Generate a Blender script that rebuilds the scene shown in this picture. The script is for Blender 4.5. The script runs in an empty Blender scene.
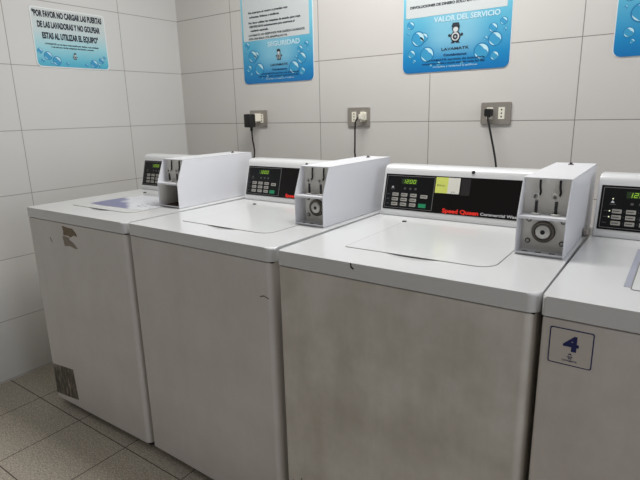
import bpy, bmesh, math, random
from mathutils import Vector, Matrix
random.seed(4)
SC = bpy.context.scene
COL = SC.collection

# ------------------------------------------------------------------ calibration
CAM = dict(cx=1.9053, cy=-1.1956, cz=1.2283, yaw=0.6227, pitch=-0.2455, roll=-0.0237, f=509.309)
XL, YB, TW, TH, ZC, U0, V0 = -0.642, 0.9549, 0.5842, 0.2933, 1.1784, 0.4381, 0.3888
FW, FX0, FY0 = 0.3211, -0.3523, -0.2579
H, LT, BZ = 0.8839, 0.0388, 0.03
CEIL = 2.5

# ------------------------------------------------------------------ materials
def srgb(r, g, b):
    def c(v):
        v /= 255.0
        return v / 12.92 if v <= 0.04045 else ((v + 0.055) / 1.055) ** 2.4
    return (c(r), c(g), c(b), 1.0)

def new_mat(name):
    m = bpy.data.materials.new(name); m.use_nodes = True
    nt = m.node_tree
    return m, nt, nt.nodes['Principled BSDF']

def mat(name, col, rough=0.5, metal=0.0, coat=0.0, emit=None, es=0.0, noise=0.0, nscale=20.0, alpha=1.0):
    m, nt, b = new_mat(name)
    b.inputs['Roughness'].default_value = rough
    b.inputs['Metallic'].default_value = metal
    b.inputs['Coat Weight'].default_value = coat
    b.inputs['Coat Roughness'].default_value = 0.08
    b.inputs['Alpha'].default_value = alpha
    if emit:
        b.inputs['Emission Color'].default_value = emit
        b.inputs['Emission Strength'].default_value = es
    tc = nt.nodes.new('ShaderNodeTexCoord')
    n = nt.nodes.new('ShaderNodeTexNoise'); n.inputs['Scale'].default_value = nscale; n.inputs['Detail'].default_value = 3
    nt.links.new(tc.outputs['Object'], n.inputs['Vector'])
    mx = nt.nodes.new('ShaderNodeMix'); mx.data_type = 'RGBA'
    k = 1 - noise
    mx.inputs[6].default_value = (col[0]*k, col[1]*k, col[2]*k, 1); mx.inputs[7].default_value = col
    nt.links.new(n.outputs['Fac'], mx.inputs[0]); nt.links.new(mx.outputs[2], b.inputs['Base Color'])
    return m

class NB:
    """small node-graph builder"""
    def __init__(s, nt): s.nt = nt
    def math(s, op, a, b=None, c=None):
        n = s.nt.nodes.new('ShaderNodeMath'); n.operation = op
        for i, v in enumerate((a, b, c)):
            if v is None: continue
            if isinstance(v, (int, float)): n.inputs[i].default_value = v
            else: s.nt.links.new(v, n.inputs[i])
        return n.outputs[0]
    def mix(s, f, a, b):
        n = s.nt.nodes.new('ShaderNodeMix'); n.data_type = 'RGBA'
        for i, v in ((0, f), (6, a), (7, b)):
            if isinstance(v, (int, float)) or isinstance(v, tuple): n.inputs[i].default_value = v
            else: s.nt.links.new(v, n.inputs[i])
        return n.outputs[2]
    def noise(s, vec, scale, detail=3, rough=0.5):
        n = s.nt.nodes.new('ShaderNodeTexNoise'); n.inputs['Scale'].default_value = scale
        n.inputs['Detail'].default_value = detail; n.inputs['Roughness'].default_value = rough
        s.nt.links.new(vec, n.inputs['Vector']); return n.outputs['Fac']
    def ramp(s, f, stops):
        n = s.nt.nodes.new('ShaderNodeValToRGB'); s.nt.links.new(f, n.inputs[0])
        e = n.color_ramp.elements
        while len(e) < len(stops): e.new(0.5)
        for i, (p, c) in enumerate(stops): e[i].position = p; e[i].color = c
        return n.outputs[0]
    def sep(s, v):
        n = s.nt.nodes.new('ShaderNodeSeparateXYZ'); s.nt.links.new(v, n.inputs[0]); return n.outputs
    def scale(s, v, sc):
        n = s.nt.nodes.new('ShaderNodeMapping'); n.inputs['Scale'].default_value = sc
        s.nt.links.new(v, n.inputs['Vector']); return n.outputs[0]

def line_dist(nb, coord, origin, period):
    """distance in metres to the nearest line of the lattice origin + k*period"""
    a = nb.math('DIVIDE', nb.math('SUBTRACT', coord, origin), period)
    fr = nb.math('FRACT', nb.math('ADD', a, 0.5))
    return nb.math('MULTIPLY', nb.math('ABSOLUTE', nb.math('SUBTRACT', fr, 0.5)), period)

def tile_mat(name, ax1, o1, p1, ax2, o2, p2, col, col2, grout, half, rough, speck=0.0, gsoft=0.0012, coat=0.0):
    m, nt, b = new_mat(name); nb = NB(nt)
    tc = nt.nodes.new('ShaderNodeTexCoord').outputs['Object']
    s = nb.sep(tc)
    d = nb.math('MINIMUM', line_dist(nb, s[ax1], o1, p1), line_dist(nb, s[ax2], o2, p2))
    g = nt.nodes.new('ShaderNodeMapRange'); nt.links.new(d, g.inputs['Value'])
    g.inputs['From Min'].default_value = half; g.inputs['From Max'].default_value = half + gsoft
    mask = g.outputs[0]
    base = nb.mix(nb.noise(tc, 2.2, 2), col, col2)
    if speck:
        sp = nb.ramp(nb.noise(tc, 170, 3, 0.8), [(0.40, (1-speck, 1-speck, 1-speck, 1)), (0.62, (1+speck*.8, 1+speck*.8, 1+speck*.75, 1))])
        mm = nt.nodes.new('ShaderNodeMix'); mm.data_type = 'RGBA'; mm.blend_type = 'MULTIPLY'; mm.inputs[0].default_value = 1
        nt.links.new(base, mm.inputs[6]); nt.links.new(sp, mm.inputs[7])
        blot = nb.ramp(nb.noise(tc, 45, 4, 0.7), [(0.3, (.86, .86, .86, 1)), (0.7, (1.1, 1.09, 1.07, 1))])
        m2 = nt.nodes.new('ShaderNodeMix'); m2.data_type = 'RGBA'; m2.blend_type = 'MULTIPLY'; m2.inputs[0].default_value = 1
        nt.links.new(mm.outputs[2], m2.inputs[6]); nt.links.new(blot, m2.inputs[7]); base = m2.outputs[2]
    nt.links.new(nb.mix(mask, grout, base), b.inputs['Base Color'])
    rr = nt.nodes.new('ShaderNodeMapRange'); nt.links.new(mask, rr.inputs['Value'])
    rr.inputs['To Min'].default_value = 0.9; rr.inputs['To Max'].default_value = rough
    nt.links.new(rr.outputs[0], b.inputs['Roughness'])
    bp = nt.nodes.new('ShaderNodeBump'); bp.inputs['Strength'].default_value = 0.35; bp.inputs['Distance'].default_value = 0.001
    nt.links.new(mask, bp.inputs['Height']); nt.links.new(bp.outputs[0], b.inputs['Normal'])
    b.inputs['Coat Weight'].default_value = coat
    return m

WALLC, WALLC2 = srgb(214, 211, 206), srgb(206, 203, 199)
GROUT = srgb(134, 130, 126)
M = {}
M['tile_back'] = tile_mat('wall_tile_back', 0, XL+U0, TW, 2, ZC, TH, WALLC, WALLC2, GROUT, 0.0010, 0.3)
M['tile_left'] = tile_mat('wall_tile_left', 1, YB-V0, TW, 2, ZC, TH, srgb(214, 213, 209), srgb(207, 206, 203), srgb(146, 143, 139), 0.0008, 0.3)
M['floor'] = tile_mat('floor_tile', 0, FX0, FW, 1, FY0, FW, srgb(190, 181, 167), srgb(178, 170, 157), srgb(84, 77, 70), 0.0015, 0.5, speck=0.42, gsoft=0.001)
M['ceiling'] = mat('ceiling_paint', srgb(225, 224, 220), 0.9, noise=0.03)

def enamel(name, c1, c2, stain=None, amount=0.0, rough=0.28, coat=0.5, seed=0.0):
    """painted sheet metal with faint vertical streaks and grime"""
    m, nt, b = new_mat(name); nb = NB(nt)
    tc = nt.nodes.new('ShaderNodeTexCoord').outputs['Object']
    base = nb.mix(nb.noise(tc, 3.0, 2), c1, c2)
    if stain:
        mp = nt.nodes.new('ShaderNodeMapping'); mp.inputs['Location'].default_value = (seed, 0, seed*.7)
        mp.inputs['Scale'].default_value = (14, 14, 2.2); nt.links.new(tc, mp.inputs[0])
        st = nb.noise(mp.outputs[0], 1.0, 5, 0.65)
        cl = nb.noise(tc, 5.5, 4, 0.6)
        f = nb.math('MULTIPLY', nb.math('ADD', nb.math('MULTIPLY', st, .55), nb.math('MULTIPLY', cl, 1.25)), 1.0)
        r = nt.nodes.new('ShaderNodeMapRange'); nt.links.new(f, r.inputs['Value'])
        r.inputs['From Min'].default_value = 0.7; r.inputs['From Max'].default_value = 1.15
        r.inputs['To Max'].default_value = amount
        base = nb.mix(r.outputs[0], base, stain)
    nt.links.new(base, b.inputs['Base Color'])
    rn = nt.nodes.new('ShaderNodeMapRange'); nt.links.new(nb.noise(tc, 9, 3), rn.inputs['Value'])
    rn.inputs['To Min'].default_value = rough - .05; rn.inputs['To Max'].default_value = rough + .1
    nt.links.new(rn.outputs[0], b.inputs['Roughness'])
    b.inputs['Coat Weight'].default_value = coat; b.inputs['Coat Roughness'].default_value = 0.16
    return m
M['top'] = enamel('white_enamel', srgb(220, 221, 221), srgb(215, 216, 217), rough=0.3, coat=0.6)
M['lid'] = enamel('white_lid_enamel', srgb(221, 223, 222), srgb(216, 218, 218), rough=0.3, coat=0.7)
WB1, WB2 = srgb(222, 218, 214), srgb(216, 211, 207)
M['body1'] = enamel('cabinet_enamel_a', WB1, WB2, srgb(198, 192, 186), .4, .4, .25, 1.3)
M['body2'] = enamel('cabinet_enamel_b', WB1, WB2, srgb(196, 189, 183), .4, .4, .25, 5.1)
M['body3'] = enamel('cabinet_enamel_stained', srgb(226, 221, 214), srgb(215, 210, 202), srgb(182, 175, 163), .75, .45, .2, 9.7)
M['body4'] = enamel('cabinet_enamel_c', srgb(219, 213, 208), srgb(213, 207, 202), srgb(180, 170, 160), .5, .42, .2, 3.9)
M['box'] = enamel('coin_box_enamel', srgb(226, 227, 231), srgb(221, 222, 227), rough=.4, coat=.25)
M['boxin'] = enamel('coin_box_inside', srgb(246, 245, 240), srgb(240, 237, 230), srgb(206, 195, 178), .3, .5, .05)
M['dirty'] = enamel('dirty_inside', srgb(120, 108, 92), srgb(82, 72, 60), srgb(60, 50, 40), .8, .7, 0)
M['seam'] = mat('seam_shadow', srgb(128, 128, 125), 0.8)
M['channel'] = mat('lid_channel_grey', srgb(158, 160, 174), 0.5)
M['dark'] = mat('dark_gap', srgb(28, 26, 25), 0.8)
M['black'] = mat('black_plastic', srgb(20, 20, 21), 0.45)
M['panelblack'] = mat('black_panel_film', srgb(17, 13, 13), 0.32, noise=.25, nscale=8)
M['panelblack'].node_tree.nodes['Principled BSDF'].inputs['Specular IOR Level'].default_value = .25
M['keyblack'] = mat('keypad_black', srgb(14, 15, 17), 0.4)
M['keyblack'].node_tree.nodes['Principled BSDF'].inputs['Specular IOR Level'].default_value = .25
M['ghost'] = mat('panel_patch', srgb(34, 31, 32), 0.45)
M['greyline'] = mat('keypad_outline_grey', srgb(138, 138, 138), 0.5)
M['button'] = mat('grey_button', srgb(168, 165, 158), 0.5, noise=.1, nscale=200)
M['buttontext'] = mat('button_text', srgb(70, 68, 66), 0.5)
M['green'] = mat('green_button', srgb(30, 142, 96), 0.45)
M['led'] = mat('led_digits', srgb(120, 170, 40), 0.5, emit=srgb(176, 225, 60), es=0.42)
M['ledglow'] = mat('led_window', srgb(22, 42, 14), 0.5, emit=srgb(60, 110, 20), es=0.05)
M['ledwhite'] = mat('led_white', srgb(220, 225, 200), 0.5, emit=srgb(230, 240, 200), es=0.7)
M['red'] = mat('red_print', srgb(226, 42, 28), 0.5, emit=srgb(226, 42, 28), es=0.12)
M['greyprint'] = mat('grey_print', srgb(206, 206, 208), 0.5)
M['dimprint'] = mat('dim_print', srgb(84, 84, 86), 0.5)
M['yellow'] = mat('yellow_sticker', srgb(214, 222, 110), 0.5)
M['whitepaper'] = mat('white_sticker', srgb(226, 224, 214), 0.5)
M['chrome'] = mat('worn_chrome', srgb(225, 223, 218), 0.3, 0.4, noise=.3, nscale=60)
M['steel'] = mat('dull_steel', srgb(120, 114, 104), 0.45, 0.7, noise=.35, nscale=80)
M['plate'] = mat('outlet_plate_metal', srgb(158, 152, 144), 0.42, 0.35, noise=.08)
M['ivory'] = mat('ivory_plastic', srgb(236, 232, 216), 0.4)
M['cord'] = mat('black_cord', srgb(22, 20, 20), 0.5)
M['rubber'] = mat('grey_foot', srgb(60, 58, 56), 0.8)
M['navy'] = mat('navy_print', srgb(20, 32, 96), 0.5)
M['label'] = mat('label_film', srgb(206, 199, 192), 0.35)
M['brown'] = mat('brown_residue', srgb(142, 126, 100), 0.7, noise=.45, nscale=70)
M['brown2'] = mat('grey_brown_residue', srgb(160, 150, 138), 0.7, noise=.35, nscale=60)
M['chip'] = mat('enamel_chip', srgb(30, 28, 30), 0.7)
M['scratch'] = mat('grey_scratch', srgb(112, 104, 98), 0.7)
M['signwhite'] = mat('sign_white', srgb(226, 230, 230), 0.4)
M['ink'] = mat('black_ink', srgb(24, 30, 48), 0.5)
M['ink2'] = mat('dark_ink', srgb(42, 48, 58), 0.5)
M['bluetext'] = mat('deep_blue_ink', srgb(10, 66, 112), 0.5)
M['paleprint'] = mat('pale_print', srgb(196, 226, 236), 0.5)
M['bub_ring'] = mat('bubble_ring', srgb(26, 122, 172), 0.45)
M['bub_mid'] = mat('bubble_fill', srgb(56, 152, 196), 0.45)
M['bub_hi'] = mat('bubble_highlight', srgb(186, 224, 234), 0.45)
M['panelgrey'] = mat('sign_text_panel', srgb(206, 212, 212), 0.45)

def residue_mat():
    m, nt, b = new_mat('dark_glue_residue'); nb = NB(nt)
    tc = nt.nodes.new('ShaderNodeTexCoord').outputs['Object']
    v = nb.scale(tc, (70, 1, 14))
    f = nb.noise(v, 1.0, 5, .7)
    c = nb.ramp(f, [(0.3, srgb(58, 54, 48)), (0.5, srgb(92, 86, 76)), (0.68, srgb(176, 168, 154))])
    nt.links.new(c, b.inputs['Base Color']); b.inputs['Roughness'].default_value = .6
    return m
M['residue'] = residue_mat()

def sign_mat(name, h, w, stops, centre):
    """printed gradient: pale top to saturated blue foot, paler towards the middle column"""
    m, nt, b = new_mat(name); nb = NB(nt)
    tc = nt.nodes.new('ShaderNodeTexCoord').outputs['Object']; s = nb.sep(tc)
    base = nb.ramp(nb.math('DIVIDE', s[2], h), stops)
    if centre:
        ax = s[0]
        d = nb.math('ABSOLUTE', ax)
        r = nt.nodes.new('ShaderNodeMapRange'); nt.links.new(d, r.inputs['Value']); r.interpolation_type = 'SMOOTHSTEP'
        r.inputs['From Min'].default_value = w*.10; r.inputs['From Max'].default_value = w*.36
        r.inputs['To Min'].default_value = .75; r.inputs['To Max'].default_value = 0
        r2 = nt.nodes.new('ShaderNodeMapRange'); nt.links.new(s[2], r2.inputs['Value'])
        r2.inputs['From Min'].default_value = h*.07; r2.inputs['From Max'].default_value = h*.2
        base = nb.mix(nb.math('MULTIPLY', r.outputs[0], r2.outputs[0]), base, centre)
    nt.links.new(base, b.inputs['Base Color']); b.inputs['Roughness'].default_value = .35
    return m

def film_mat():
    """torn blue/white film left on the lid of the first washer"""
    m, nt, b = new_mat('lid_film'); nb = NB(nt)
    tc = nt.nodes.new('ShaderNodeTexCoord').outputs['Object']; s = nb.sep(tc)
    edge = nb.math('ADD', nb.math('ADD', nb.math('MULTIPLY', s[0], 0.62), nb.math('MULTIPLY', s[1], 1.0)), nb.math('MULTIPLY', nb.noise(tc, 14, 3), 0.09))
    f = nt.nodes.new('ShaderNodeMapRange'); nt.links.new(edge, f.inputs['Value'])
    f.inputs['From Min'].default_value = .475; f.inputs['From Max'].default_value = .505
    v = nb.noise(tc, 22, 3, .6)
    blue = nb.mix(v, srgb(104, 107, 146), srgb(126, 130, 166))
    pale = nb.mix(v, srgb(208, 210, 218), srgb(224, 226, 230))
    nt.links.new(nb.mix(f.outputs[0], blue, pale), b.inputs['Base Color'])
    b.inputs['Roughness'].default_value = .35
    return m
M['film'] = film_mat()

# ------------------------------------------------------------------ object helpers
def link(name, me, parent=None, loc=None, rotz=0.0):
    o = bpy.data.objects.new(name, me); COL.objects.link(o)
    if parent: o.parent = parent
    if loc: o.location = loc
    o.rotation_euler[2] = rotz
    return o

def empty(name, loc, rotz=0.0):
    o = bpy.data.objects.new(name, None); COL.objects.link(o)
    o.location = loc; o.rotation_euler[2] = rotz; o.empty_display_size = .1
    return o

def tag(o, label=None, cat=None, group=None, kind=None):
    if label: o['label'] = label
    if cat: o['category'] = cat
    if group: o['group'] = group
    if kind: o['kind'] = kind
    return o

class Fr:
    """a local 2-D drawing frame: origin, right, up, normal"""
    def __init__(s, O, U, V):
        s.O = Vector(O); s.U = Vector(U).normalized(); s.V = Vector(V).normalized(); s.N = s.U.cross(s.V).normalized()
    def p(s, u, v, n=0.0): return s.O + s.U*u + s.V*v + s.N*n
    def mat(s):
        m = Matrix((s.U, s.V, s.N)).transposed().to_4x4(); m.translation = s.O; return m

_tc = {}
def text_mesh(txt, bold):
    k = (txt, bold)
    if k in _tc: return _tc[k]
    cu = bpy.data.curves.new('t', 'FONT'); cu.body = txt; cu.size = 1.0; cu.offset = bold; cu.resolution_u = 3
    o = bpy.data.objects.new('t', cu); COL.objects.link(o)
    dg = bpy.context.evaluated_depsgraph_get(); dg.update()
    me = bpy.data.meshes.new_from_object(o.evaluated_get(dg))
    vs = [(v.co.x, v.co.y) for v in me.vertices]; fs = [tuple(p.vertices) for p in me.polygons]
    bpy.data.objects.remove(o); bpy.data.curves.remove(cu); bpy.data.meshes.remove(me)
    _tc[k] = (vs, fs); return vs, fs

class MB:
    """mesh collector"""
    def __init__(s): s.bm = bmesh.new(); s.mats = []; s.smooth = []
    def mi(s, m):
        if m not in s.mats: s.mats.append(m)
        return s.mats.index(m)
    def add(s, verts, faces, m, smooth=False):
        i = s.mi(m); vs = [s.bm.verts.new(v) for v in verts]
        for f in faces:
            try:
                fc = s.bm.faces.new([vs[k] for k in f]); fc.material_index = i; fc.smooth = smooth
            except ValueError: pass
        return vs
    def merge(s, b2, m, smooth=False, mtx=None):
        i = s.mi(m); mp = {}
        for v in b2.verts: mp[v] = s.bm.verts.new(mtx @ v.co if mtx else v.co)
        for f in b2.faces:
            try:
                fc = s.bm.faces.new([mp[v] for v in f.verts]); fc.material_index = i; fc.smooth = smooth
            except ValueError: pass
        b2.free()
    def box(s, x0, x1, y0, y1, z0, z1, m, bev=0.0, seg=2, mtx=None):
        b = bmesh.new(); bmesh.ops.create_cube(b, size=1)
        for v in b.verts:
            v.co = Vector((x0 + (v.co.x+.5)*(x1-x0), y0 + (v.co.y+.5)*(y1-y0), z0 + (v.co.z+.5)*(z1-z0)))
        if bev: bmesh.ops.bevel(b, geom=b.edges[:], offset=bev, segments=seg, profile=.5, affect='EDGES')
        s.merge(b, m, bool(bev), mtx)
    def prism(s, pts, fr, n0, n1, m, bev=0.0, seg=2, smooth=False):
        """polygon pts (u,v) in frame fr extruded along its normal from n0 to n1"""
        b = bmesh.new()
        lo = [b.verts.new((u, v, n0)) for u, v in pts]; hi = [b.verts.new((u, v, n1)) for u, v in pts]
        k = len(pts)
        b.faces.new(lo[::-1]); top = b.faces.new(hi)
        for i in range(k): b.faces.new((lo[i], lo[(i+1) % k], hi[(i+1) % k], hi[i]))
        if bev: bmesh.ops.bevel(b, geom=list(top.edges), offset=bev, segments=seg, profile=.5, affect='EDGES')
        bmesh.ops.recalc_face_normals(b, faces=b.faces[:])
        s.merge(b, m, smooth, fr.mat())
    def flat(s, pts, fr, m, n=0.0):
        s.add([fr.p(u, v, n) for u, v in pts], [tuple(range(len(pts)))], m)
    def ring(s, cu, cv, r0, r1, fr, m, n=0.0, a0=0, a1=2*math.pi, k=28, sx=1.0):
        vs = []; full = abs(a1-a0-2*math.pi) < 1e-6; c = k if full else k+1
        for i in range(c):
            a = a0 + (a1-a0)*i/k
            for r in (r0, r1): vs.append(fr.p(cu+sx*r*math.cos(a), cv+r*math.sin(a), n))
        fs = []
        for i in range(k):
            j = (i+1) % c; fs.append((2*i, 2*i+1, 2*j+1, 2*j))
        s.add(vs, fs, m)
    def disc(s, cu, cv, r, fr, m, n=0.0, k=24, sx=1.0):
        s.flat([(cu+sx*r*math.cos(2*math.pi*i/k), cv+r*math.sin(2*math.pi*i/k)) for i in range(k)], fr, m, n)
    def crescent(s, cu, cv, r, fr, m, n, a0, a1, t, k=14):
        vs = []
        for i in range(k+1):
            q = i/k; a = a0 + (a1-a0)*q; w = t*math.sin(math.pi*q)
            vs.append(fr.p(cu+r*math.cos(a), cv+r*math.sin(a), n)); vs.append(fr.p(cu+(r-w)*math.cos(a), cv+(r-w)*math.sin(a), n))
        s.add(vs, [(2*i, 2*i+1, 2*i+3, 2*i+2) for i in range(k)], m)
    def cyl(s, fr, cu, cv, r, n0, n1, m, k=24, r1=None, bev=0.0):
        b = bmesh.new(); r1 = r if r1 is None else r1
        lo = [b.verts.new((cu+r*math.cos(2*math.pi*i/k), cv+r*math.sin(2*math.pi*i/k), n0)) for i in range(k)]
        hi = [b.verts.new((cu+r1*math.cos(2*math.pi*i/k), cv+r1*math.sin(2*math.pi*i/k), n1)) for i in range(k)]
        b.faces.new(lo[::-1]); t = b.faces.new(hi)
        for i in range(k): b.faces.new((lo[i], lo[(i+1) % k], hi[(i+1) % k], hi[i]))
        if bev: bmesh.ops.bevel(b, geom=list(t.edges), offset=bev, segments=2, profile=.5, affect='EDGES')
        s.merge(b, m, True, fr.mat())
    def torus(s, fr, cu, cv, R, r, n, m, k=28, j=10):
        vs = []; fs = []
        for a in range(k):
            A = 2*math.pi*a/k
            for c in range(j):
                C = 2*math.pi*c/j; q = R+r*math.cos(C)
                vs.append(fr.p(cu+q*math.cos(A), cv+q*math.sin(A), n+r*math.sin(C)))
        for a in range(k):
            for c in range(j):
                fs.append((a*j+c, ((a+1) % k)*j+c, ((a+1) % k)*j+(c+1) % j, a*j+(c+1) % j))
        s.add(vs, fs, m, True)
    def tube(s, pts, r, m, j=10):
        """swept round cord through smooth points"""
        P = [Vector(p) for p in pts]; Q = []
        for i in range(len(P)-1):
            a, b, c, d = P[max(i-1, 0)], P[i], P[i+1], P[min(i+2, len(P)-1)]
            for t in range(8):
                t /= 8; Q.append(.5*((2*b)+(c-a)*t+(2*a-5*b+4*c-d)*t*t+(3*b-a-3*c+d)*t**3))
        Q.append(P[-1]); vs = []; n = len(Q)
        ref = Vector((1, 0, 0))
        for i in range(n):
            T = (Q[min(i+1, n-1)]-Q[max(i-1, 0)]).normalized()
            A = (ref - T*ref.dot(T)).normalized(); B = T.cross(A); ref = A
            for c in range(j):
                C = 2*math.pi*c/j; vs.append(Q[i]+A*(r*math.cos(C))+B*(r*math.sin(C)))
        fs = [(i*j+c, i*j+(c+1) % j, (i+1)*j+(c+1) % j, (i+1)*j+c) for i in range(n-1) for c in range(j)]
        fs += [tuple(range(j))[::-1], tuple((n-1)*j+c for c in range(j))]
        s.add(vs, fs, m, True)
    def text(s, txt, fr, u0, v0, m, h=None, w=None, n=0.0, bold=0.0, align='l', cap=0.70):
        """text with capital height h, squeezed to width w when given"""
        vs, fs = text_mesh(txt, bold)
        xs = [v[0] for v in vs]; x0, x1 = min(xs), max(xs)
        sy = h/cap; sx = sy if w is None else w/(x1-x0)
        off = {'l': 0, 'c': -(x1-x0)*sx/2, 'r': -(x1-x0)*sx}[align]
        s.add([fr.p(u0+off+(x-x0)*sx, v0+y*sy, n) for x, y in vs], fs, m)
    def build(s, name, parent=None, loc=None, rotz=0.0, wn=False):
        me = bpy.data.meshes.new(name); s.bm.to_mesh(me); s.bm.free()
        for m in s.mats: me.materials.append(M[m] if isinstance(m, str) else m)
        o = link(name, me, parent, loc, rotz)
        if wn:
            md = o.modifiers.new('wn', 'WEIGHTED_NORMAL'); md.keep_sharp = True
        return o

def rrect(u0, v0, u1, v1, r, k=6):
    """rounded rectangle, r = radius or (bl, br, tr, tl)"""
    if not isinstance(r, (tuple, list)): r = (r,)*4
    pts = []
    for (cx, cy, a), q in zip(((u0, v0, math.pi), (u1, v0, 1.5*math.pi), (u1, v1, 0), (u0, v1, .5*math.pi)), r):
        if q <= 0: pts.append((cx, cy)); continue
        sx = 1 if cx == u0 else -1; sy = 1 if cy == v0 else -1
        for i in range(k+1):
            t = a + .5*math.pi*i/k; pts.append((cx+sx*q+q*math.cos(t), cy+sy*q+q*math.sin(t)))
    return pts

FX, FY, FZ = (1, 0, 0), (0, 1, 0), (0, 0, 1)
UP = lambda z: Fr((0, 0, z), FX, FY)                # a frame lying flat, facing up
FRONT = lambda y: Fr((0, y, 0), FX, FZ)             # a frame facing the room (-y)

# ------------------------------------------------------------------ the setting
def setting():
    X1, Y0 = 4.6, -3.4
    def slab(name, x0, x1, y0, y1, z0, z1, m):
        b = MB(); b.box(x0, x1, y0, y1, z0, z1, m); o = b.build(name); o['kind'] = 'structure'; return o
    slab('floor', XL-.1, X1, Y0, YB+.1, -.1, 0, 'floor')
    slab('wall_back', XL-.1, X1, YB, YB+.1, 0, CEIL, 'tile_back')
    slab('wall_left', XL-.1, XL, Y0, YB, 0, CEIL, 'tile_left')
    slab('ceiling', XL-.1, X1, Y0, YB+.1, CEIL, CEIL+.1, 'ceiling')
setting()

# ------------------------------------------------------------------ washers
PA = (0.5485, H+.013)          # control face foot (y, z)
PB = (0.583, 1.026)            # control face head
def panel_frame():
    return Fr((0, PA[0], PA[1]), FX, (0, PB[0]-PA[0], PB[1]-PA[1]))
SL = math.hypot(PB[0]-PA[0], PB[1]-PA[1])/(PB[1]-PA[1])
def pv(z): return (z-PA[1])*SL      # height z -> distance up the sloped face

SEG = {'0': 'abcdef', '1': 'bc', '2': 'abged', ':': ''}
def digit(b, ch, fr, u, v, w, h, t, n, m):
    sl = .12*w
    def q(u0, v0, u1, v1):
        s0, s1 = sl*(v0-v)/h*2, sl*(v1-v)/h*2
        b.flat([(u0+s0, v0), (u1+s0, v0), (u1+s1, v1), (u0+s1, v1)], fr, m, n)
    e = SEG[ch]; g = t*.15
    if 'a' in e: q(u+g, v+h-t, u+w-g, v+h)
    if 'd' in e: q(u+g, v, u+w-g, v+t)
    if 'g' in e: q(u+g, v+h/2-t/2, u+w-g, v+h/2+t/2)
    if 'f' in e: q(u, v+h/2, u+t, v+h)
    if 'e' in e: q(u, v, u+t, v+h/2)
    if 'b' in e: q(u+w-t, v+h/2, u+w, v+h)
    if 'c' in e: q(u+w-t, v, u+w, v+h/2)

def emblem(b, fr, u, v, h, n, ink, pale):
    """small shop emblem: cap, round head, drum-shaped middle, two feet"""
    b.disc(u, v+.30*h, .26*h, fr, ink, n); b.disc(u, v+.30*h, .20*h, fr, pale, n*1.3)
    b.ring(u, v+.30*h, .05*h, .13*h, fr, ink, n*1.6)
    b.disc(u, v+.68*h, .19*h, fr, ink, n); b.disc(u, v+.64*h, .13*h, fr, pale, n*1.3)
    b.flat([(u-.22*h, v+.76*h), (u+.22*h, v+.76*h), (u+.15*h, v+.95*h), (u-.15*h, v+.95*h)], fr, ink, n*1.6)
    for s in (-1, 1):
        b.flat([(u+s*.04*h, v), (u+s*.24*h, v), (u+s*.17*h, v+.09*h), (u+s*.08*h, v+.12*h)][::s], fr, ink, n)
        b.disc(u+s*.32*h, v+.38*h, .07*h, fr, ink, n)

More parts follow.
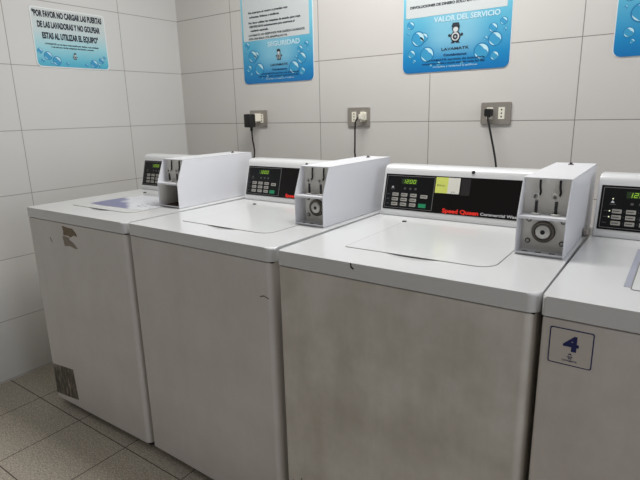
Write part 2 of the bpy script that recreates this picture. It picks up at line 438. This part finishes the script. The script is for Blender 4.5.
def washer(i, x, y, rz, w, body, label, coin='full', bx=(.525, .634)):
    root = empty('washing_machine', (x, y, 0), rz)
    tag(root, label, 'washing machine', 'white coin washers in a row along the tiled wall')
    L = H-LT
    bx0, bx1 = bx
    dx = bx0-.523
    # cabinet: folded sheet with rounded front corners
    b = MB()
    b.prism(rrect(.003, .0, w-.006, .655, (.004, .022, .004, .004)), UP(0), BZ, L-.003, body, smooth=False)
    c = b.build('cabinet', root)
    for p in c.data.polygons: p.use_smooth = abs(p.normal.z) < .5
    md = c.modifiers.new('b', 'BEVEL'); md.width = .003; md.segments = 2; md.limit_method = 'ANGLE'; md.angle_limit = .9
    md = c.modifiers.new('wn', 'WEIGHTED_NORMAL')
    # recessed dark joint between cabinet and worktop
    b = MB(); b.box(.008, w-.008, .006, .65, L-.0045, L+.0015, 'dark'); b.build('joint_gasket', root)
    # levelling feet
    for fx in (.045, w-.045):
        for fy in (.05, .6):
            b = MB(); f = UP(0)
            b.cyl(f, fx, fy, .024, 0, .012, 'rubber', r1=.02); b.cyl(f, fx, fy, .008, .012, BZ+.002, 'steel', k=12)
            b.build('leg', root)
    b = MB(); b.box(.03, w-.03, .035, .62, .022, BZ+.001, 'dark'); b.build('under_shade', root)  # dark slab standing in for the shade under the cabinet
    # worktop with scooped finger grip
    b = MB(); b.prism(rrect(0, -.001, w, .672, (.007, .024, .006, .006)), UP(0), L, H, 'top', bev=.0065, seg=4, smooth=True)
    top = b.build('worktop', root)
    cu = MB(); cb = bmesh.new(); bmesh.ops.create_uvsphere(cb, u_segments=28, v_segments=14, radius=1)
    cu.merge(cb, 'top', True, Matrix.Translation((.323, .124, H+.0047)) @ Matrix.Diagonal((.095, .045, .0075, 1)))
    cutter = cu.build('cutter', root)
    bo = top.modifiers.new('bo', 'BOOLEAN'); bo.operation = 'DIFFERENCE'; bo.object = cutter; bo.solver = 'EXACT'
    dg = bpy.context.evaluated_depsgraph_get(); dg.update()
    nm = bpy.data.meshes.new_from_object(top.evaluated_get(dg)); top.modifiers.clear(); top.data = nm
    nm.name = 'worktop'
    if not nm.materials: nm.materials.append(M['top'])
    for p in nm.polygons: p.use_smooth = True; p.material_index = 0
    nm.set_sharp_from_angle(angle=math.radians(40))
    bpy.data.objects.remove(cutter)
    top.modifiers.new('wn', 'WEIGHTED_NORMAL').keep_sharp = True
    # loading lid lying in its seam
    b = MB(); b.prism(rrect(.1318, .1168, .5192, .4727, (.008, .045, .004, .004), 8), UP(H), .0, .0007, 'seam'); seam = b.build('lid_seam', root)
    b = MB()
    b.prism(rrect(.134, .119, .517, .4705, (.007, .043, .003, .003), 8), UP(H), .0004, .0013, 'lid', bev=.0004, seg=2, smooth=True)
    lid = b.build('lid', root, wn=True)
    if i == 3:
        b = MB(); b.box(.6345, .650, .53, .56, H+.0005, H+.022, 'plate', bev=.006); b.build('hose_clip', root)
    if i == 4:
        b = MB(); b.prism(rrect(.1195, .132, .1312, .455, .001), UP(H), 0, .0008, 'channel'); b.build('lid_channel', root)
    b = MB(); b.box(.128, .14, .466, .476, H, H+.0045, 'black', bev=.0015); b.build('hinge', root)
    # control hood
    prof = [(.548, H+.0005), (.5485, H+.013), (.583, 1.026), (.5845, 1.034), (.589, 1.042), (.597, 1.0475), (.61, 1.0495), (.645, 1.0495), (.655, 1.047), (.662, 1.041), (.665, 1.03), (.665, H+.0005)]
    fs = Fr((0, 0, 0), FY, FZ)     # normal +x
    b = MB(); b.prism(prof, fs, .004, bx1-.004, 'top', smooth=True)
    hood = b.build('control_hood', root)
    for p in hood.data.polygons: p.use_smooth = abs(p.normal.x) < .5
    md = hood.modifiers.new('b', 'BEVEL'); md.width = .004; md.segments = 3; md.limit_method = 'ANGLE'; md.angle_limit = 1.0
    hood.modifiers.new('wn', 'WEIGHTED_NORMAL')
    # hood cap plug
    fr = Fr((.310, .585, 1.0375), FX, (0, .42, .9))
    b = MB(); b.cyl(fr, 0, 0, .0052, -.004, .002, 'black', k=16, bev=.001); b.build('plug_button', hood)
    # black control face
    P = panel_frame(); v0, v1 = pv(.9055), pv(1.0205)
    b = MB(); b.prism(rrect(.013, v0, bx0+.06, v1, .002), P, -.001, .001, 'panelblack'); panel = b.build('control_panel', root)
    b = MB()
    k0, k1 = pv(.9105), pv(1.0155)
    b.prism(rrect(.0185, k0, .1895, k1, .002), P, .0008, .0016, 'greyline')
    b.prism(rrect(.0197, k0+.0012, .1883, k1-.0012, .0015), P, .0009, .0020, 'keyblack')
    b.build('keypad', panel)
    # display with lit digits
    b = MB(); du, dv = .075, pv(.9915)
    b.prism(rrect(du-.006, dv-.0035, du+.074, dv+.0165, .0015), P, .0018, .0024, 'keyblack')
    b.prism(rrect(du-.002, dv-.002, du+.054, dv+.015, .001), P, .0019, .0027, 'ledglow')
    for j, ch in enumerate('1200'):
        digit(b, ch, P, du+.002+j*.0125, dv, .0088, .0125, .0016, .0031, 'led')
    b.build('display', panel)
    # buttons
    cols = (.0558, .0882, .1215)
    rows = (.9543, .9390, .9236)
    for rr in rows:
        for cc in cols:
            v = pv(rr)
            b = MB(); b.prism(rrect(cc-.0112, v-.0054, cc+.0112, v+.0054, .0012), P, .0015, .0036, 'button', bev=.0006)
            b.box(cc-.0055, cc+.0065, -.0012, .0012, 0, .0001, 'buttontext', mtx=Matrix.Translation(P.N*.0037+P.O+P.V*v) @ Matrix((P.U, P.V, P.N)).transposed().to_4x4())
            b.ring(cc-.0075, v, .0008, .002, P, 'buttontext', .0038, k=10)
            b.build('button', panel)
    v = pv(.9525)
    b = MB(); b.prism(rrect(.1465, v-.0055, .1705, v+.0055, .0012), P, .0015, .0036, 'button', bev=.0006)
    b.box(.150, .167, -.0012, .0012, 0, .0001, 'buttontext', mtx=Matrix.Translation(P.N*.0037+P.O+P.V*v) @ Matrix((P.U, P.V, P.N)).transposed().to_4x4())
    b.build('button', panel)
    v = pv(.9236)
    b = MB(); b.prism(rrect(.143, v-.0065, .1685, v+.0065, .0012), P, .0015, .0038, 'green', bev=.0006)
    o = b.build('start_button', panel); o['label'] = 'green button at the foot of the keypad'
    # printed marks
    b = MB(); n = .0024
    for rr in rows:
        b.flat(rrect(.0245, pv(rr)-.0009, .0345, pv(rr)+.0009, 0), P, 'dimprint', n)
        for c2 in (.0725, .1055): b.flat(rrect(c2-.001, pv(rr)-.001, c2+.001, pv(rr)+.001, 0), P, 'dimprint', n)
    b.flat([(.038, pv(.9755)), (.048, pv(.9755)), (.043, pv(.982))], P, 'greyprint' if i > 2 else 'dimprint', n)
    b.flat(rrect(.036, pv(.9705), .051, pv(.9725), 0), P, 'dimprint', n)
    for c2 in (.088, .107, .126): b.flat(rrect(c2-.0035, pv(.972), c2+.0035, pv(.978), 0), P, 'dimprint', n)
    if i == 4:
        b.disc(.043, pv(.986), .0018, P, 'ledwhite', n*1.1)
        for rr in rows[:2]: b.disc(.0385, pv(rr), .0018, P, 'ledwhite', n*1.1)
    b.text('Speed Queen', P, .2255, pv(.9098), 'red', h=.0125, w=.117, n=.0016, bold=.045)
    b.text('Commercial Washer', P, .348, pv(.911), 'greyprint', h=.0085, w=.128, n=.0016, bold=.02)
    b.build('lettering', panel)
    if i == 3:
        b = MB(); a0, a1 = pv(.9685), pv(1.0175)
        b.prism(rrect(.193, a0, .2345, a1, (.002, 0, 0, .002)), P, .0009, .0015, 'yellow')
        b.prism(rrect(.2345, a0, .273, a1, (0, .002, .002, 0)), P, .0009, .0015, 'whitepaper')
        b.disc(.201, pv(.9925), .0022, P, 'ink', .0018)
        b.text('Scan', P, .206, pv(.990), 'ink2', h=.0048, w=.018, n=.0018)
        b.text('pay', P, .248, pv(.973), 'ink2', h=.004, w=.012, n=.0018)
        o = b.build('sticker', panel); o['label'] = 'yellow and white sticker on the black control face'
        b = MB(); b.prism(rrect(.277, pv(.966), .306, pv(1.0175), .001), P, .0008, .0013, 'ghost'); b.build('faded_patch', panel)
    # ---- coin box, bolted on at the right
    yk, z1 = .69, 1.066
    zb = H+.0012
    yf = .268
    b = MB()
    side = [(yf, zb), (yf, .978), (yf+.036, z1), (yk, z1), (yk, zb)]
    b.prism(side, fs, bx0, bx0+.0022, 'box'); b.prism(side, fs, bx1-.0022, bx1, 'box')
    b.box(bx0, bx1, yf+.036, yk, z1-.0015, z1+.0005, 'box')
    b.box(bx0+.002, bx1-.002, yk-.004, yk, zb, z1-.001, 'box')
    b.box(bx0+.0022, bx1-.0022, yf+.053, yf+.056, .977, z1-.001, 'boxin')          # upper rear plate
    b.box(bx0+.002, bx1-.002, yf+.001, yf+.056, .9725, .9785, 'box')                # shelf
    deep = .052 if coin == 'full' else .10
    b.box(bx0+.0022, bx1-.0022, yf+deep, yf+deep+.003, zb, .9725, 'boxin' if coin == 'full' else 'dirty')
    b.box(bx0+.002, bx1-.002, yf+.001, yf+deep, zb, zb+.003, 'box' if coin == 'full' else 'dirty')
    b.box(bx0+.002, bx1-.002, yf+.001, yf+.004, zb, zb+.007, 'box')
    cbx = b.build('coin_box', root)
    if coin != 'full':
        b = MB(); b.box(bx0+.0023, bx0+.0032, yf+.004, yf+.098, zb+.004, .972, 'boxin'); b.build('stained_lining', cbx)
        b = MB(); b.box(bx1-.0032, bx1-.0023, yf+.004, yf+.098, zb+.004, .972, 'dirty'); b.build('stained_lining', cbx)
    fu = FRONT(yf+.053)
    for cx in (.5575+dx, .6015+dx):
        b = MB()
        # chrome foot on the shelf, rods and ring
        up = UP(.9785)
        b.cyl(up, cx, yf+.034, .010, 0, .004, 'chrome', bev=.001); b.torus(up, cx, yf+.034, .0095, .0015, .004, 'chrome', k=20, j=8)
        b.cyl(up, cx, yf+.034, .0036, .002, .034, 'black', k=12)
        f2 = FRONT(yf+.036)
        b.torus(f2, cx-.004, 1.0225, .0068, .0022, 0, 'chrome', k=20, j=8); b.cyl(f2, cx-.004, 1.0225, .0018, -.004, .002, 'black', k=12)
        b.cyl(f2, cx-.004, 1.0225, .0055, -.012, -.001, 'chrome', k=14)
        b.tube([(cx+.004, yf+.041, 1.024), (cx+.006, yf+.043, 1.032), (cx+.0035, yf+.046, 1.045), (cx+.003, yf+.048, 1.061)], .0026, 'black', j=8)
        b.build('coin_slot', cbx)
    if coin == 'full':
        fl = FRONT(yf+deep)
        b = MB(); b.prism(rrect(.5290+dx, .897, .6225+dx, .9705, .003), fl, 0, .003, 'boxin', bev=.001); b.build('coin_slide_plate', cbx)
        for cx in (.541+dx, .619+dx):
            for cz in (.9095, .963):
                b = MB(); b.cyl(fl, cx, cz, .0064, .003, .0055, 'steel', k=16); b.cyl(fl, cx, cz, .0042, .0055, .009, 'chrome', k=6); b.build('bolt', cbx)
        b = MB()
        b.cyl(fl, .576+dx, .9355, .0265, .003, .009, 'black', k=32, bev=.002)
        b.torus(fl, .576+dx, .9355, .0225, .0042, .010, 'steel', k=32)
        b.cyl(fl, .576+dx, .9355, .0178, .008, .016, 'chrome', k=28, bev=.003)
        b.cyl(fl, .576+dx, .9355, .0055, .014, .0165, 'black', k=16)
        b.build('lock', cbx)
        ub = UP(zb+.003)
        for cx in (.541+dx, .572+dx, .603+dx):
            b = MB(); b.flat(rrect(cx-.007, yf+.018, cx+.007, yf+.026, .003), ub, 'black', .0006)
            b.build('drain_slot', cbx)
    else:
        fl = FRONT(yf+deep)
        for cz in (.912, .955):
            b = MB(); b.cyl(fl, .602+dx, cz, .007, 0, .006, 'steel', k=16); b.build('bolt', cbx)
    b = MB(); f3 = UP(z1+.0005); b.cyl(f3, bx1-.06, .635, .0075, 0, .002, 'steel', k=16); b.cyl(f3, bx1-.06, .635, .004, .002, .006, 'black', k=12); b.build('top_screw', cbx)
    return root, lid, c

W1, lid1, cab1 = washer(1, -0.2495, -0.2292, 0.0159, 0.6483, 'body1', 'leftmost white coin washer with torn brown sticker residue on its front', 'empty', bx=(.4945, .611))
W2, lid2, cab2 = washer(2, 0.4118, -0.2134, -0.0115, 0.638, 'body2', 'second white coin washer from the left wall, clean front and closed bare lid', bx=(.502, .612))
W3, lid3, cab3 = washer(3, 1.0702, -0.2236, 0.0073, 0.643, 'body3', 'white coin washer with yellow sticker on its black panel and stained front')
W4, lid4, cab4 = washer(4, 1.7173, -0.2177, -0.0007, 0.645, 'body4', 'white coin washer labelled with a blue number 4 at right edge')

# marks on the washers
def mark(name, polys, parent, label=None, th=.0006):
    b = MB()
    for pts, m in polys: b.prism(pts, FRONT(.0), .0, th, m)
    o = b.build(name, parent)
    if label: o['label'] = label
    return o
mark('torn_sticker', [([(.2513, .7965), (.285, .7975), (.30, .792), (.325, .803), (.3452, .7995), (.342, .812), (.3188, .8285), (.29, .829), (.2513, .8325), (.255, .81)], 'brown'),
                      ([(.2514, .7527), (.29, .757), (.325, .750), (.3403, .7526), (.315, .772), (.287, .7828), (.294, .789), (.262, .793), (.2441, .7914)], 'brown2')], cab1, 'torn brown paper sticker on the cabinet front')
mark('glue_residue', [([(.0062, .0505), (.10, .0585), (.1787, .0665), (.176, .12), (.1682, .2062), (.09, .199), (.0072, .1915)], 'residue')], cab1, 'dark streaky glue patch low on the cabinet front')
mark('scratch', [([(.150, .775), (.153, .776), (.163, .758), (.160, .756)], 'scratch')], cab1)
mark('scratch', [([(.585, .742), (.60, .747), (.618, .742), (.618, .739), (.60, .744), (.587, .739)], 'scratch')], cab2)
b = MB(); b.prism([(.222, .884), (.2245, .8842), (.2265, .875), (.2325, .8715), (.231, .868), (.2235, .872)], FRONT(-.001), 0, .0007, 'chip'); o = b.build('enamel_chip', W3)
mark('scratch', [([(.022, .20), (.024, .20), (.03, .18), (.028, .18)], 'scratch'), ([(.05, .215), (.053, .217), (.06, .20), (.057, .198)], 'scratch')], cab3)
# torn film on lid 1
b = MB(); b.prism([(.170, .176), (.1655, .265), (.178, .36), (.195, .414), (.31, .415), (.40, .40), (.508, .39), (.512, .25), (.50, .185), (.44, .17), (.36, .172), (.25, .168)], UP(H+.0013), 0, .0005, 'film')
o = b.build('torn_film', lid1); o['label'] = 'torn blue and white plastic film on the lid'
b = MB()
for k in range(26):
    u, v = random.uniform(.40, .505), random.uniform(.20, .37)
    a, c = random.uniform(.006, .02), random.uniform(.002, .006)
    b.flat([(u, v), (u+a, v+c*.4), (u+a*.8, v+c), (u+a*.1, v+c*.8)], UP(H+.0013), 'ink2', .0008)
b.build('faded_print', o)
# number label on washer 4
b = MB(); F0 = FRONT(0)
b.prism(rrect(.0183, .7545, .0937, .8275, .004), F0, .0, .0007, 'navy'); b.prism(rrect(.0204, .7566, .0916, .8254, .003), F0, .0001, .0009, 'label')
lab = b.build('number_label', cab4); lab['label'] = 'square label with a dark blue rounded border and 4'
b = MB(); b.text('4', F0, .0563, .7852, 'navy', h=.0285, w=.027, n=.0012, bold=.04, align='c')
emblem(b, F0, .0565, .7678, .0125, .0011, 'navy', 'label')
b.text('LAVAMATK', F0, .0565, .7628, 'navy', h=.0035, w=.026, n=.0012, bold=.02, align='c')
b.build('lettering', lab)

# ------------------------------------------------------------------ wall signs
def bubble(b, u, v, r, fr, n=.0003):
    b.disc(u, v, r, fr, 'bub_ring', n); b.disc(u, v, r*.86, fr, 'bub_mid', n+.0003)
    b.crescent(u, v, r*.84, fr, 'bub_hi', n+.0006, math.radians(-15), math.radians(115), r*.45)
    b.crescent(u, v, r*.84, fr, 'bub_hi', n+.0006, math.radians(190), math.radians(270), r*.16)

BIG = [(.117, .076, .032), (.0748, .142, .032), (.101, .146, .019), (.0385, .199, .017), (.045, .082, .018), (.351, .071, .033), (.4025, .113, .028),
       (.393, .155, .018), (.433, .176, .015), (.404, .050, .018), (.365, .118, .009), (.058, .052, .008), (.028, .165, .006), (.44, .145, .007), (.17, .035, .009), (.27, .032, .008), (.135, .03, .006)]
BLUES = [(0, srgb(16, 112, 178)), (.10, srgb(28, 136, 192)), (.30, srgb(92, 178, 208)), (.45, srgb(128, 200, 220)), (1, srgb(150, 208, 224))]
def poster(xl, zb, w, h, label, texts, panel_z, title=None, small=True, em=(.008, .112, .082)):
    o_x = xl + w/2
    root = empty('wall_sign', (o_x, YB, zb))
    tag(root, label, 'sign')
    fr = FRONT(0); hw = w/2
    b = MB(); b.prism(rrect(-hw, 0, hw, h, .028), fr, 0, .0012, 'signwhite'); b.build('backing', root)
    sm = sign_mat('poster_print', h, w, BLUES, srgb(140, 198, 218)); nm = 'poster_print'
    M['_s'+label] = sm
    b = MB(); b.prism(rrect(-hw+.0035, .0035, hw-.0035, h-.0035, .026), fr, .001, .0035, '_s'+label); pr = b.build('printed_face', root)
    b = MB()
    for u, v, r in BIG: bubble(b, u-hw, v, r, fr, .0038)
    b.build('bubble_print', pr)
    b = MB(); b.prism(rrect(-hw+.016, panel_z-zb, hw-.022, h-.025, .003), fr, .0036, .0041, 'panelgrey'); b.build('text_panel', root)
    b = MB(); n = .0047
    for t, u, v, hh, ww, bold in texts: b.text(t, fr, u-o_x, v-zb, 'ink2', h=hh, w=ww, n=n, bold=bold)
    if title: b.text(title[0], fr, title[1]-o_x, title[2]-zb, 'paleprint', h=title[3], w=title[4], n=n, bold=.03)
    if small:
        eu = em[0]
        emblem(b, fr, eu, em[1], em[2], n, 'ink2', 'panelgrey')
        b.text('LAVAMATK', fr, eu, .086, 'ink2', h=.0105, w=.118, n=n, bold=.02, align='c')
        b.text('Contáctanos', fr, eu, .064, 'bluetext', h=.009, w=.10, n=n, bold=.04, align='c')
        b.text('LAVAMATK servicio de lavandería', fr, eu, .047, 'bluetext', h=.0075, w=.25, n=n, bold=.03, align='c')
        b.text('autoservicio lavado y secado atención todos los días', fr, eu-.01, .034, 'bluetext', h=.0075, w=.27, n=n, bold=.03, align='c')
        b.text('consultas y reclamos al teléfono', fr, eu, .020, 'paleprint', h=.0075, w=.19, n=n, bold=.0, align='c')
    b.build('lettering', root)
    return root
poster(-.1235, 1.383, .475, .66, 'blue bubble poster ending in SEGURIDAD, on back wall nearest the corner', [
    ('No acerque el rostro a prendas con', -.066, 1.737, .0095, .265, .05),
    ('solventes, livianos o similares.', -.060, 1.7155, .0095, .205, .05),
    ('Por favor utilizar las máquinas de secado para ropa', -.067, 1.6875, .0095, .345, .05),
    ('CERTIFICADAS exclusivamente para exteriores al', -.064, 1.6685, .0095, .305, .05),
    ('resultado esperado.', -.056, 1.649, .0095, .125, .05),
    ('LAVAMATK NO RESPONDE POR DAÑOS CAUSADOS', -.070, 1.6265, .0095, .372, .04),
    ('POR UNA MALA UTIL MANIPULACIÓN.', -.070, 1.6085, .0095, .262, .04)], 1.6035, ('SEGURIDAD', .058, 1.5665, .0225, .212), em=(.018, .113, .056))
poster(.833, 1.381, .465, .66, 'blue bubble poster reading VALOR DEL SERVICIO above the rightmost wall outlet', [
    ('DEVOLUCIONES DE DINERO SOLO EN HORARIO', .868, 1.6455, .0095, .34, .05)], 1.6085, ('VALOR DEL SERVICIO', .977, 1.5815, .0195, .274))
poster(1.648, 1.389, .470, .66, 'blue bubble poster cut off by the right edge of the photo', [], 1.6085, None, small=False)

def notice():
    y0, y1, z0, z1 = .0985, .4765, 1.4685, 1.7365
    w, h = y1-y0, z1-z0
    root = empty('wall_sign', (XL, (y0+y1)/2, z0), math.pi/2)
    tag(root, 'small pale blue notice on left wall saying POR FAVOR NO CARGAR LAS PUERTAS', 'sign')
    fr = FRONT(0); hw = w/2
    b = MB(); b.prism(rrect(-hw, 0, hw, h, (.024, .022, .015, .015)), fr, 0, .003, 'signwhite'); b.build('backing', root)
    M['notice'] = sign_mat('notice_print', h, w, [(0, srgb(66, 166, 196)), (.12, srgb(96, 184, 206)), (.38, srgb(160, 210, 218)), (.62, srgb(196, 212, 212)), (1, srgb(208, 212, 208))], None)
    b = MB(); b.prism(rrect(-hw+.005, .005, hw-.005, h-.005, (.020, .018, .012, .012)), fr, .003, .0035, 'notice'); pr = b.build('printed_face', root)
    b = MB()
    for u, v, r in [(.058, .052, .020), (.098, .031, .022), (.022, .072, .013), (.03, .03, .009), (.292, .028, .020), (.335, .045, .015), (.318, .022, .010), (.355, .062, .008), (.15, .02, .008), (.25, .02, .008), (.07, .02, .006)]:
        bubble(b, u-hw, v, r, fr, .0038)
    b.build('bubble_print', pr)
    b = MB(); n = .0047; c = 0
    b.text('"POR FAVOR NO CARGAR LAS PUERTAS', fr, -.004, .2265, 'ink', h=.0262, w=.350, n=n, bold=.045, align='c')
    b.text('DE LAS LAVADORAS Y NO GOLPEAR', fr, -.003, .1795, 'ink', h=.0262, w=.318, n=n, bold=.045, align='c')
    b.text('ESTAS AL UTILIZAR EL EQUIPO"', fr, -.003, .1305, 'ink', h=.0262, w=.285, n=n, bold=.045, align='c')
    b.text('LAVAMATK no se hace responsable por daños, ropa olvidada', fr, 0, .104, 'ink2', h=.0065, w=.275, n=n, bold=.04, align='c')
    b.text('o el mal uso de las máquinas de lavado y secado', fr, 0, .091, 'ink2', h=.0065, w=.22, n=n, bold=.04, align='c')
    emblem(b, fr, .004, .042, .032, n, 'ink2', 'panelgrey')
    b.build('lettering', root)
notice()

# ------------------------------------------------------------------ outlets and cords
def outlet(cx, cz, label, left_holes=True, right_holes=True):
    root = empty('wall_outlet', (cx, YB, cz)); tag(root, label, 'outlet')
    fr = FRONT(0)
    b = MB(); b.prism(rrect(-.060, -.043, .060, .043, .004), fr, 0, .008, 'plate', bev=.0025, seg=3); b.build('cover_plate', root)
    for s, holes in ((-1, left_holes), (1, right_holes)):
        b = MB(); cxx = s*.0235
        b.prism(rrect(cxx-.0125, -.0235, cxx+.0125, .0235, .0015), fr, .0075, .0095, 'ivory', bev=.0006)
        for q in (-.0135, 0, .0135): b.cyl(fr, cxx, q, .0032, .009, .0098, 'black', k=12)
        b.build('socket', root)
    return root
outlet(-.029, 1.2035, 'steel wall outlet nearest the corner, holding a black adapter')
outlet(.609, 1.2035, 'steel wall outlet with a white plug, between the two left posters')
outlet(1.256, 1.2085, 'steel wall outlet with a black plug under the VALOR DEL SERVICIO poster')

def cord(name_plug, pl, pts, label, mkplug):
    root = empty('power_cord', pl); tag(root, label, 'cord')
    b = MB(); b.tube([Vector(p)-Vector(pl) for p in pts], .0042, 'cord'); b.build('cable', root)
    mkplug(root)
    return root
yw = YB
def plug_a(root):
    b = MB(); b.prism(rrect(-.021, -.021, .021, .021, .003), FRONT(0), -.001, .046, 'ivory', bev=.002)
    o = b.build('adapter', root); o['label'] = 'white adapter block'
    b = MB(); b.box(-.020, .026, -.092, -.047, -.050, .020, 'black', bev=.005); b.cyl(UP(-.050), .012, -.068, .008, -.018, .0, 'black', k=14); b.build('plug', root)
cord('p', (-.030, yw-.0106, 1.2085), [(-.018, yw-.0786, 1.15), (-.016, yw-.078, 1.10), (-.012, yw-.08, .99), (-.02, yw-.2, .84), (-.03, yw-.38, .72), (-.03, .447, .70)],
     'black cable with boxy black adapter hanging at the outlet nearest the corner', plug_a)
def plug_b(root):
    b = MB(); b.prism(rrect(-.012, -.019, .016, .019, .005), FRONT(0), -.001, .012, 'ivory', bev=.002)
    b.prism([(-.009, -.012), (.011, -.014), (.011, .014), (-.009, .009)], FRONT(-.014), 0, .022, 'ivory', bev=.004); b.build('plug', root)
cord('p', (.640, yw-.0106, 1.205), [(.634, yw-.038, 1.203), (.624, yw-.046, 1.193), (.6165, yw-.050, 1.165), (.6135, yw-.05, 1.05), (.61, yw-.06, .99), (.59, yw-.22, .84), (.6, yw-.4, .72), (.6, .453, .70)],
     'black cable with a white plug in the middle wall outlet', plug_b)
def plug_c(root):
    b = MB(); b.prism(rrect(-.012, -.016, .012, .014, .004), FRONT(0), -.001, .034, 'black', bev=.004); b.build('plug', root)
cord('p', (1.2335, yw-.0106, 1.2125), [(1.2335, yw-.036, 1.209), (1.238, yw-.044, 1.185), (1.2504, yw-.05, 1.1437), (1.2829, yw-.05, 1.0012), (1.29, yw-.09, .93), (1.29, yw-.25, .8), (1.29, yw-.42, .72), (1.29, .443, .70)],
     'black slanting cable with a black plug in the rightmost outlet', plug_c)

# ------------------------------------------------------------------ light
def area(name, loc, rot, sx, sy, power, col):
    l = bpy.data.lights.new(name, 'AREA'); l.shape = 'RECTANGLE'; l.size = sx; l.size_y = sy; l.energy = power; l.color = col
    o = bpy.data.objects.new(name, l); COL.objects.link(o); o.location = loc; o.rotation_euler = rot; return o
area('ceiling_lamp', (.95, .22, 2.46), (0, 0, 0), 1.2, .35, 27, (1, .985, .965))
area('doorway_light', (4.4, -.45, 1.5), (0, math.radians(90), 0), 2.0, 1.9, 32, (.86, .90, 1.0))
w = bpy.data.worlds.new('world'); SC.world = w; w.use_nodes = True
bg = w.node_tree.nodes['Background']; bg.inputs[0].default_value = (.92, .90, .88, 1); bg.inputs[1].default_value = .225

# ------------------------------------------------------------------ camera
cd = bpy.data.cameras.new('camera'); cam = bpy.data.objects.new('camera', cd); COL.objects.link(cam)
cd.sensor_width = 36; cd.lens = CAM['f']*36/640; cd.clip_start = .02
cy, sy = math.cos(CAM['yaw']), math.sin(CAM['yaw']); cp, sp = math.cos(CAM['pitch']), math.sin(CAM['pitch']); cr, sr = math.cos(CAM['roll']), math.sin(CAM['roll'])
fwd = Vector((-sy*cp, cy*cp, sp)); right = Vector((cy, sy, 0)); up = right.cross(fwd)
r2 = cr*right + sr*up; u2 = -sr*right + cr*up
m = Matrix((r2, u2, -fwd)).transposed().to_4x4(); m.translation = (CAM['cx'], CAM['cy'], CAM['cz'])
cam.matrix_world = m
SC.camera = cam
SC.view_settings.view_transform = 'Standard'; SC.view_settings.look = 'None'
SC.view_settings.exposure = 0; SC.view_settings.gamma = 1
